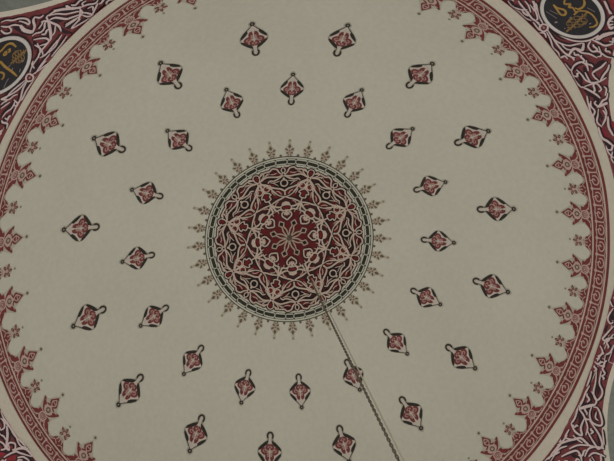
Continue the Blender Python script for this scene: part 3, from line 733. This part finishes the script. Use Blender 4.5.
# ---------------------------------------------------------------- lozenge motifs in two rings
def cartouche():
    k = .00418; c = 11.52
    T = lambda x, y: ((x-300)/c*k, (y-240)/c*k)        # x outward
    sym = lambda L: [T(x, y) for x, y in L]+[T(x, 480-y) for x, y in reversed(L) if abs(y-240) > .5]
    root = empty('lozenge_motif', Matrix.Identity(4))
    h = Draw(LOC, .03)
    h.poly(sym([(62, 240), (75, 205), (110, 190), (165, 200), (205, 165), (262, 104), (305, 92), (352, 102), (405, 146), (450, 182), (480, 205), (515, 200), (548, 222), (556, 240)]), .4*LAY)
    h.done('outline', HALO2, root)
    b = Draw(LOC, .03)
    b.poly(sym([(190, 240), (176, 212), (204, 168), (238, 132), (270, 108), (306, 104), (346, 109), (398, 143), (434, 180), (466, 210), (490, 236)]), 1.2*LAY)
    b.done('black_ground', BLACK, root)
    f = Draw(LOC, .03)
    f.poly(sym([(186, 240), (190, 222), (216, 214), (246, 182), (275, 148), (297, 108), (313, 106), (340, 140), (370, 170), (398, 187), (425, 184), (440, 190), (462, 214), (488, 240)]), 2*LAY)
    f.done('white_frame', CHALK, root)
    p = Draw(LOC, .03)
    p.poly(sym([(216, 240), (232, 210), (262, 178), (284, 146), (310, 142), (332, 160), (344, 184), (372, 196), (400, 204), (418, 226), (424, 240)]), 2.6*LAY, False)
    p.done('rose_field', ROSE, root)
    r = Draw(LOC, .03)
    for sg in (-1, 1):
        y = lambda v: 240+sg*(240-v)
        r.ribbon([T(262, y(180)), T(278, y(154)), T(304, y(148)), T(326, y(166)), T(332, y(192)), T(318, y(206))], 2.0*k, 3.4*LAY)
        r.ribbon([T(290, y(176)), T(306, y(186)), T(304, y(204))], 1.1*k, 3.4*LAY)
        r.ribbon([T(222, y(236)), T(236, y(210)), T(258, y(200)), T(276, y(214)), T(268, y(232))], 1.9*k, 3.4*LAY)
        r.ribbon([T(344, y(204)), T(372, y(200)), T(400, y(212)), T(392, y(224)), T(366, y(222))], 1.9*k, 3.4*LAY)
    r.ribbon([T(240, 240), T(262, 240)], 1.2*k, 3.4*LAY); r.ribbon([T(338, 240), T(360, 240)], 1.2*k, 3.4*LAY)
    r.done('red_filigree', WINE, root)
    q = Draw(LOC, .03)
    q.ribbon([T(306, 218), T(306, 262)], 1.0*k, 4*LAY); q.ribbon([T(270, 240), T(396, 240)], .9*k, 3.9*LAY)
    q.ribbon([T(390, 240), T(440, 240)], 1.6*k, 4*LAY)
    q.done('white_tracery', CHALK, root)
    l = Draw(LOC, .03)
    l.ribbon([T(150, 212), T(118, 208), T(92, 220), T(82, 240), T(92, 260), T(118, 272), T(150, 268)], 1.7*k, 2*LAY)
    for sg in (-1, 1): l.ribbon([T(150, 240+sg*22), T(190, 240+sg*27)], .55*k, 2*LAY)
    l.done('tail_loop', BLACK, root)
    l2 = Draw(LOC, .03); l2.poly([T(104, 231), T(130, 225), T(205, 222), T(205, 258), T(130, 255), T(104, 249), T(98, 240)], 1.8*LAY); l2.done('tail_neck', CHALK, root)
    e = Draw(LOC, .03); e.ring(T(511, 240), 1.55*k, 1.5*k, 2*LAY, 12)
    for sg in (-1, 1): e.ribbon([T(430, 240+sg*52), T(470, 240+sg*22), T(492, 240+sg*14)], .45*k, 2.2*LAY)
    e.done('finial', BLACK, root)
    e2 = Draw(LOC, .03); e2.disc(T(511, 240), 1.2*k, 1.6*LAY, 8); e2.done('finial_bead', UMBER2, root)
    return root
INNER = [(0.8323,.6271),(23.5351,.6309),(46.0415,.6324),(68.1355,.6432),(91.1385,.6508),(112.698,.6465),(135.304,.6463),(157.3699,.643),(181.5127,.6439),(204.1336,.6502),(226.8382,.6476),(249.6748,.65),(271.39,.6491),(293.3797,.6438),(315.2049,.6356),(337.2877,.6316)]
OUTER = [(12.6452,.8144),(34.7742,.8185),(57.3425,.8292),(79.7193,.8315),(101.7105,.8337),(123.9827,.8335),(146.7858,.8257),(169.5359,.8242),(193.3141,.8291),(216.2012,.8363),(238.6,.8284),(260.61,.8277),(282.4556,.8286),(304.1363,.8304),(326.3483,.8183),(349.515,.8114)]
ORD = ['first', 'second', 'third', 'fourth', 'fifth', 'sixth', 'seventh', 'eighth', 'ninth', 'tenth', 'eleventh', 'twelfth', 'thirteenth', 'fourteenth', 'fifteenth']
CX = {}
proto = cartouche(); first = True
for ring, tab, size in (('inner', INNER, .93), ('outer', OUTER, 1.0)):
    order = sorted(tab, key=lambda t: (91.3-t[0]) % 360 if (91.3-t[0]) % 360 < 359 else 0)
    for i, (a, r) in enumerate(order):
        o = proto if first else copy_tree(proto); first = False
        s = RS*math.asin(r/RS)
        o.matrix_basis = dframe(a, s) @ Matrix.Scale(size, 4)
        if ring == 'inner':
            lab = 'inner-ring lozenge motif straight above the central medallion, loop pointing down at it' if i == 0 else 'inner-ring lozenge motif, %s clockwise from the one straight above the medallion' % ORD[i-1]
            if i == 7: lab = 'inner-ring lozenge motif that the hanging chain passes across'
        else:
            lab = 'outer-ring lozenge motif, %s clockwise after the line straight up from the medallion' % (ORD+['sixteenth'])[i]
        tag(o, lab, 'painted motif', 'lozenge motifs of the %s ring' % ring)

# ---------------------------------------------------------------- central medallion
MS = 1.02
G = .0046*MS
A0 = 5.3                                     # azimuth of the first leaf axis
med = empty('central_medallion', dframe(0, 0), label='round red and white arabesque medallion at the crown of the dome', cat='medallion')
MI = med.matrix_basis.inverted()
def wedges(fn):
    """call fn(A, B) eight times: A maps (x along a leaf axis, y aside), B the same about the axis half-way between"""
    for i in range(8):
        for sg in (1, -1):
            def ax(t0):
                t = rad(t0); c, s = math.cos(t), math.sin(t)
                return lambda x, y: ((x*c-sg*y*s)*G, (x*s+sg*y*c)*G)
            fn(ax(A0+45*i), ax(A0+22.5+45*i), sg)
d = Draw(crown_map, .05)
d.band(.0005, .335*MS, LAY*.8, 128, rows=10); d.done('dark_ground', DUSK, med, MI)
d = Draw(crown_map, .05); d.band(.0005, 28.5*G, 1.3*LAY, 96, rows=5); d.done('red_centre', DRED, med, MI)
red = Draw(crown_map, .04); wht = Draw(crown_map, .04); blk = Draw(crown_map, .04); star = Draw(crown_map, .04); starb = Draw(crown_map, .04)
def line(M, pts, w=1.35, t=.35):
    q = [M(x, y) for x, y in pts]
    wht.ribbon(q, w*.98*G, 4*LAY, taper=t); blk.ribbon(q, (w+2.1)*G, 3.3*LAY, taper=t)
def wedge(A, B, sg):
    # centre flower: eight petals ending in dark lozenges
    star.ribbon([B(x, y) for x, y in ((2.0, .5), (5, 1.35), (9, 1.75), (12, 1.0), (13.2, .9))], 1.25*G, 4*LAY)
    star.ribbon([B(x, y) for x, y in ((12.8, .5), (16.1, 2.9), (19.3, 0))], 1.15*G, 4*LAY, sm=False)
    if sg == 1:
        sb = Draw(crown_map, .04); sb.poly([B(14.2, 0), B(16.1, 2.3), B(18.2, 0), B(16.1, -2.3)], 3*LAY); sb.done('flower_lozenge', INK, med, MI)
    # heart hooks
    line(A, [(18.6, .1), (20.5, 2.3), (22.6, 4.4), (25.2, 4.6), (26.6, 3.0), (25.2, 1.8), (23.8, 2.4)], 1.35, 0)
    line(A, [(29, .4), (25.8, .5), (23.2, .35)], 1.5, 0)
    line(A, [(29, .5), (28.0, 3.0), (29.4, 6.0), (28.6, 9.4), (31, 11.6), (35.1, 14.5)], 1.5)
    # lotus eye and its wings
    line(A, [(28, 0), (28.6, 3.6), (31, 5.2), (33.2, 3.8), (34, 0)], 1.15, 0)
    if sg == 1:
        wht.poly([A(34.2, -4.4), A(36.2, -3.4), A(37.4, 0), A(36.2, 3.4), A(34.2, 4.4), A(33.6, 0)], 4*LAY)
        red.poly([A(29.6, -2.8), A(31.2, -4.0), A(33, -2.4), A(33, 2.4), A(31.2, 4.0), A(29.6, 2.8)], 3*LAY)
    line(A, [(32, 5.4), (32.4, 9), (35.1, 14.5)], 1.6)
    line(A, [(35.1, 14.5), (38.2, 9.4), (40.2, 4.6), (42.2, 0)], 1.5)
    red.poly([A(36, 12.4), A(38.0, 8.4), A(39.6, 4.4), A(37.6, 5.2), A(34.6, 8.4)], 3*LAY)
    # star node on the half-way axis
    line(B, [(38, .3), (33.6, 1.5), (30.6, .6)], 1.3); line(B, [(38, .2), (42.4, .2)], 1.3)
    red.poly([B(30, 1.2), B(33, 3.8), B(36.2, 2.8), B(34, 1.8)], 3*LAY)
    # big ogee arch and black heart inside
    line(A, [(43.6, .2), (47.6, .2), (50.2, 3.8), (51.6, 9), (54.0, 16), (57.3, 23.6)], 1.6, .1)
    red.poly([A(43.0, 1.2), A(46.8, 2.0), A(49.2, 5.0), A(50.2, 9), A(47.2, 8.4), A(44.4, 5.6)], 3*LAY)
    red.poly([A(41.6, 5.2), A(46, 9.4), A(50.8, 11.2), A(52.2, 15), A(47, 13.2), A(41.6, 9.8)], 3*LAY)
    line(A, [(42.2, .6), (43.6, 5.4), (47.6, 10.6), (50.4, 12.4), (53.2, 17.6)], 1.0)
    if sg == 1:
        blk.poly([A(49.6, 0), A(53, -8), A(56, -14), A(60, -12), A(63, -2), A(63, 2), A(60, 12), A(56, 14), A(53, 8)], 2.4*LAY)
        blk.disc(A(56.2, 0), 2.3*G, 3.6*LAY, 14)
        wht.ring(A(56.0, 0), 3.3*G, 1.2*G, 4*LAY, 18); wht.disc(A(60.4, 0), 1.15*G, 4*LAY, 10)
        wht.ring(A(64.6, 0), 1.5*G, .9*G, 4.4*LAY, 12); wht.ring(B(62.0, 0), 1.8*G, .9*G, 4.4*LAY, 12)
    red.poly([A(52.6, 8.6), A(54.6, 13.6), A(57.6, 20.6), A(56.0, 13), A(54.4, 8.6)], 2.9*LAY)
    # leaves sweeping from the outer node
    line(A, [(63.6, .6), (61.2, 4.2), (59.0, 9.6), (59.4, 13.4), (57.2, 15.6)], 1.3)
    line(A, [(64.2, .8), (62.6, 5.4), (63.2, 11.6), (63.2, 17), (59.8, 22.2)], 1.5)
    line(A, [(64.6, 1.2), (67.0, 4.0), (70.4, 6.2), (71.2, 10.4), (69.0, 13), (68.0, 18.6), (63.6, 24)], 1.5)
    red.poly([A(65.4, 2.4), A(68.6, 5.8), A(70.4, 8.2), A(70.0, 11.2), A(67.6, 13), A(66.4, 17.4), A(64.4, 18), A(64.4, 11), A(63.8, 5.4)], 3*LAY)
    red.poly([A(61.0, 7.2), A(62.0, 12.0), A(62.0, 16.4), A(60.4, 19.2), A(60.6, 13.0)], 3*LAY)
    line(A, [(66, .3), (68.4, 1.9), (70.6, 1.3), (71.4, .2)], 1.0, 0)
    red.poly([A(67.2, 2.2), A(71.8, 2.4), A(72.0, 6.0), A(70.8, 5.0)], 3*LAY)
    for vein in ([(65.6, 3.6), (68.2, 7.6), (67.0, 11.6), (65.2, 16.4)], [(68.6, 8.0), (69.8, 10.6)], [(60.8, 9.0), (61.2, 14.0), (60.6, 18)], [(63.0, 9.0), (62.4, 14), (61.0, 19)]):
        blk.ribbon([A(x, y) for x, y in vein], 1.0*G, 3.5*LAY, taper=.6)
    for vein in ([(66.8, 6.2), (65.6, 9.4), (66.0, 12.6)], [(53.6, 5.6), (56.6, 9.8), (58.0, 13.6)], [(58.4, 4.0), (57.4, 8.0), (57.0, 11.6)], [(45.0, 7.2), (48.4, 10.2), (52.4, 14.0)], [(38.0, 6.6), (36.0, 9.4), (33.0, 10.0)], [(44.4, 3.2), (47.4, 5.4), (48.6, 8.2)], [(25.6, 7.6), (28.4, 8.8), (27.4, 11.0)]):
        wht.ribbon([A(x, y) for x, y in vein], .75*G, 4*LAY, taper=.6)
    for vein in ([(44.6, 8.2), (49, 7.0), (53, 8.8), (57, 8.0)], [(65.6, 8.8), (67.6, 11.4), (66.2, 13.6)], [(64.6, 5.0), (67.0, 9.6), (66.0, 12.0)]):
        wht.ribbon([B(x, y) for x, y in vein], .75*G, 4*LAY, taper=.6)
    # fan on the half-way axis, near the ring
    line(B, [(63.6, .6), (66.4, 2.6), (69.6, 3.0), (71.6, 1.4), (71.8, 0)], 1.0, 0)
    line(B, [(63.6, 1.4), (66.0, 5.6), (69.0, 8.2), (70.8, 6.6), (69.4, 4.6)], 1.0, 0)
    red.poly([B(65.4, 0), B(68, 2.0), B(70.6, 1.4), B(71.0, 0)], 2.9*LAY)
    # quatrefoil with its two small roundels
    line(B, [(42.4, 0), (43.4, 3.0), (46.4, 2.8), (47.2, 4.9), (49.6, 3.6), (51.8, 0)], 1.1, 0)
    red.poly([B(43.2, 0), B(44.2, 2.3), B(46.6, 2.0), B(47.4, 4.0), B(49.2, 2.8), B(50.6, 0)], 3*LAY)
    wht.ring(B(54.4, 3.7), 2.9*G, 1.05*G, 4*LAY, 14); red.disc(B(54.4, 3.7), 2.4*G, 3*LAY, 12)
    line(B, [(51.6, .4), (56.4, .5), (60.4, .4)], 1.1)
    line(B, [(62, .6), (58.8, 4.8), (56.2, 7.6)], 1.2)
    red.poly([B(42.4, 6.2), B(47, 6.6), B(51.6, 8.4), B(47.4, 8.8)], 3*LAY)
wedges(wedge)
blk.done('black_shadow', INK, med, MI); red.done('red_leaves', paint('crimson_leaf', (90, 29, 31), .2, 6), med, MI)
wht.done('white_scrollwork', BONE, med, MI)
starb.bm.free(); star.done('centre_flower', PETAL, med, MI)
d = Draw(crown_map, .05); d.disc((0, 0), 2.6*G, 4.2*LAY, 12); d.done('flower_hub', UMBER, med, MI)
# ring of linked bars around it
for nm, s0, s1, o, m in (('inner_dark_line', .322, .331, 1.2, OLIVE), ('inner_white_line', .3295, .3390, 2, SAGE), ('ring_ground', .3385, .3715, 1.2, OLIVE), ('outer_white_line', .3690, .3760, 2, SAGE), ('outer_dark_line', .3755, .3800, 1.2, OLIVE)):
    d = Draw(None); d.band(s0*MS, s1*MS, o*LAY, 192); d.done(nm, m, med, MI)
d = Draw(dome_map, .04)
SM = .354*MS; NU = 16
def hexlink(a, half, hh, w):
    pts = [(SM, a-half), (SM-hh, a-half*.72), (SM-hh, a), (SM-hh, a+half*.72), (SM, a+half), (SM+hh, a+half*.72), (SM+hh, a), (SM+hh, a-half*.72)]
    d.ribbon(pts, w, 2*LAY, True, 1)
for i in range(NU):
    a = rad(91-2.0+22.5*i)                    # the small link
    hexlink(a, rad(3.3), .0098, .0046)
    for c in (7.2, 15.3): hexlink(a+rad(c), rad(4.5), .0104, .0054)
d.done('linked_bars', SAGE, med, MI)
def fleuron():
    k = .0045; T = lambda t, w: (t*k, w*k)
    root = empty('fleuron', Matrix.Identity(4))
    h = Draw(LOC); h.poly([T(0, -3), T(3.6, -3), T(6.2, -5), T(9, -4), T(12.6, -1.4), T(17.5, -1.6), T(18.4, 0), T(17.5, 1.6), T(12.6, 1.4), T(9, 4), T(6.2, 5), T(3.6, 3), T(0, 3)], .4*LAY, True, 2)
    h.done('outline', paint('fleuron_halo', (146, 138, 122), .05) if 'fleuron_halo' not in bpy.data.materials else bpy.data.materials['fleuron_halo'], root)
    b = Draw(LOC)
    b.poly([T(8.2, 0), T(9.6, -1.5), T(11.2, -1.3), T(13.2, 0), T(11.2, 1.3), T(9.6, 1.5)], 1.4*LAY)
    for sg in (-1, 1):
        b.poly([T(6.6, sg*1.1), T(8.2, sg*2.6), T(8.6, sg*4.6), T(6.9, sg*3.9), T(5.8, sg*2.2)], 1.4*LAY)
        b.poly([T(4.6, sg*.9), T(4.6, sg*2.8), T(3.0, sg*3.6), T(2.6, sg*2.2), T(3.4, sg*.9)], 1.4*LAY)
        b.ribbon([T(0, sg*1.0), T(1.4, sg*1.5), T(2.4, sg*.4)], .0034, 1.4*LAY)
    b.ribbon([T(5, -.8), T(6.6, 0), T(5, .8)], .0026, 1.4*LAY)
    b.done('leaves', UMBER, root)
    p = Draw(LOC); p.poly([T(7.3, 0), T(6.3, 1.1), T(5.0, .4), T(3.6, .9), T(2.0, 0), T(3.6, -.9), T(5.0, -.4), T(6.3, -1.1)], 1.2*LAY); p.done('rose_centre', paint('dusty_rose', (148, 126, 114), .1), root)
    t = Draw(LOC); t.disc(T(16.6, 0), .0042, 1.4*LAY, 8); t.done('tip_dot', paint('fleuron_dot', (108, 98, 84), .1), root)
    return root
ring_of(fleuron(), [.6+11.25*i for i in range(32)], .3795*MS, med)
b = Draw(LOC); b.disc((.004, 0), .0062, 1.4*LAY, 8); b.ribbon([(0, 0), (.011, 0)], .004, 1.4*LAY)
o = b.done('spacer_bud', UMBER, None); ring_of(o, [6.225+11.25*i for i in range(32)], .3800*MS, med)
sh = Matrix.Translation((0, 0, ZC*U)) @ Matrix.Rotation(.0060, 4, Vector((-1, -.7, 0))) @ Matrix.Translation((0, 0, -ZC*U))
med.matrix_basis = sh @ med.matrix_basis

# ---------------------------------------------------------------- chandelier chain, its hook and the cable beside it
top = Vector((0, 0, (APEX-.004)*U)); bot = Vector((CHX*U, CHY*U, -1.20*U))
axis = (bot-top).normalized(); LEN = (bot-top).length
RODM = paint('dark_rod_metal', (58, 46, 40), .2, 20, .5)
chain = empty('chandelier_chain', Matrix.Translation(top), label='dark metal chain hanging from the crown of the dome towards the viewer', cat='chain')
def tube(bm, pts, r, seg=6, closed=False):
    R = []; N = len(pts)
    for i, p in enumerate(pts):
        a = pts[(i-1) % N] if closed else pts[max(0, i-1)]; b = pts[(i+1) % N] if closed else pts[min(N-1, i+1)]
        t = (b-a).normalized(); u = t.orthogonal().normalized()
        ref = Vector((.3, .9, .2)); u = (ref-t*ref.dot(t)).normalized(); v = t.cross(u)
        R.append([bm.verts.new(p+u*r*math.cos(2*math.pi*j/seg)+v*r*math.sin(2*math.pi*j/seg)) for j in range(seg)])
    for i in range(N if closed else N-1):
        for j in range(seg): bm.faces.new((R[i][j], R[i][(j+1) % seg], R[(i+1) % N][(j+1) % seg], R[(i+1) % N][j]))
sx = axis.orthogonal().normalized(); sy = axis.cross(sx)
d = Draw(None); pitch = .052; ROD = .70*U; n = int((LEN-ROD)/pitch)
for i in range(n):
    c = axis*(ROD+pitch*(i+.5)); s_ = sx*math.cos(.785+i*math.pi/2)+sy*math.sin(.785+i*math.pi/2)
    tube(d.bm, [c+axis*(.036*math.cos(t))+s_*.015*math.sin(t) for t in (2*math.pi*j/12 for j in range(12))], .0075, 6, True)
d.done('links', STEEL, chain)
d = Draw(None)
prof = [(0, .0), (.11, .0), (.12, .012), (.10, .03), (.06, .045), (.03, .06), (.018, .09), (0, .10)]
R = [[d.bm.verts.new(axis*h_+(sx*math.cos(2*math.pi*j/20)+sy*math.sin(2*math.pi*j/20))*max(r_, .0005)*.55) for j in range(20)] for r_, h_ in prof]
for a, b in zip(R, R[1:]):
    for j in range(20): d.bm.faces.new((a[j], a[(j+1) % 20], b[(j+1) % 20], b[j]))
d.done('ceiling_rose', STEEL, chain)
d = Draw(None)
tube(d.bm, [axis*(.08+.035*math.sin(t)*.9+.03)+sx*.03*math.cos(t) for t in (2*math.pi*j/14 for j in range(14))], .008, 6, True)
d.done('hook', STEEL, chain)
d = Draw(None); tube(d.bm, [axis*(.10+(ROD-.09)*t/6) for t in range(7)], .0062, 6); d.done('suspension_rod', RODM, chain)
cab = Draw(None); side = Vector((math.cos(CABA), math.sin(CABA), 0))
tube(cab.bm, [top+axis*(ROD*.95+(LEN-ROD*.95)*t)+side*(.034+.02*min(1, t*5)*(1-.5*t)) for t in (i/40 for i in range(41))], .0095, 8)
tag(cab.done('chandelier_cable', CABLE), 'thin pale cable running straight down alongside the dark hanging chain', 'cable')

# ---------------------------------------------------------------- light and camera
w = bpy.data.worlds.new('World'); sc.world = w; w.use_nodes = True
w.node_tree.nodes['Background'].inputs[0].default_value = (1.0, .985, .95, 1)
w.node_tree.nodes['Background'].inputs[1].default_value = WORLD
def area(name, loc, tgt, size, power, col):
    l = bpy.data.lights.new(name, 'AREA'); l.size = size; l.energy = power; l.color = col
    o = bpy.data.objects.new(name, l); COL.objects.link(o); o.location = loc
    o.rotation_euler = (Vector(tgt)-Vector(loc)).to_track_quat('-Z', 'Y').to_euler()
area('cool_fill', (-1, 8, -9), (0, -2, 2), 6, 210, (.92, .99, 1.0))  # added cool fill from below to brighten the -Y side of the dome, no real window
area('warm_fill', (2, -7, -10), (0, 2, 3), 5, 60, (1.0, .88, .74))  # added weaker fill that warms the +Y side, not an actual lamp
CAMR = ((.9901, 0, -.1406), (-.0294, .9779, -.2070), (.1375, .2091, .9682))
r0, r1, r2 = (Vector(v).normalized() for v in CAMR)
m = Matrix((r0, -r1, -r2)).transposed().to_4x4()
m.translation = Vector((-.28475, -.58182, -1.81552))*U
cd = bpy.data.cameras.new('Camera'); cam = bpy.data.objects.new('Camera', cd); COL.objects.link(cam)
cam.matrix_world = m; cd.sensor_width = 36; cd.lens = 578.467*36/614; cd.clip_end = 200
sc.camera = cam
sc.view_settings.view_transform = 'Standard'; sc.view_settings.look = 'None'
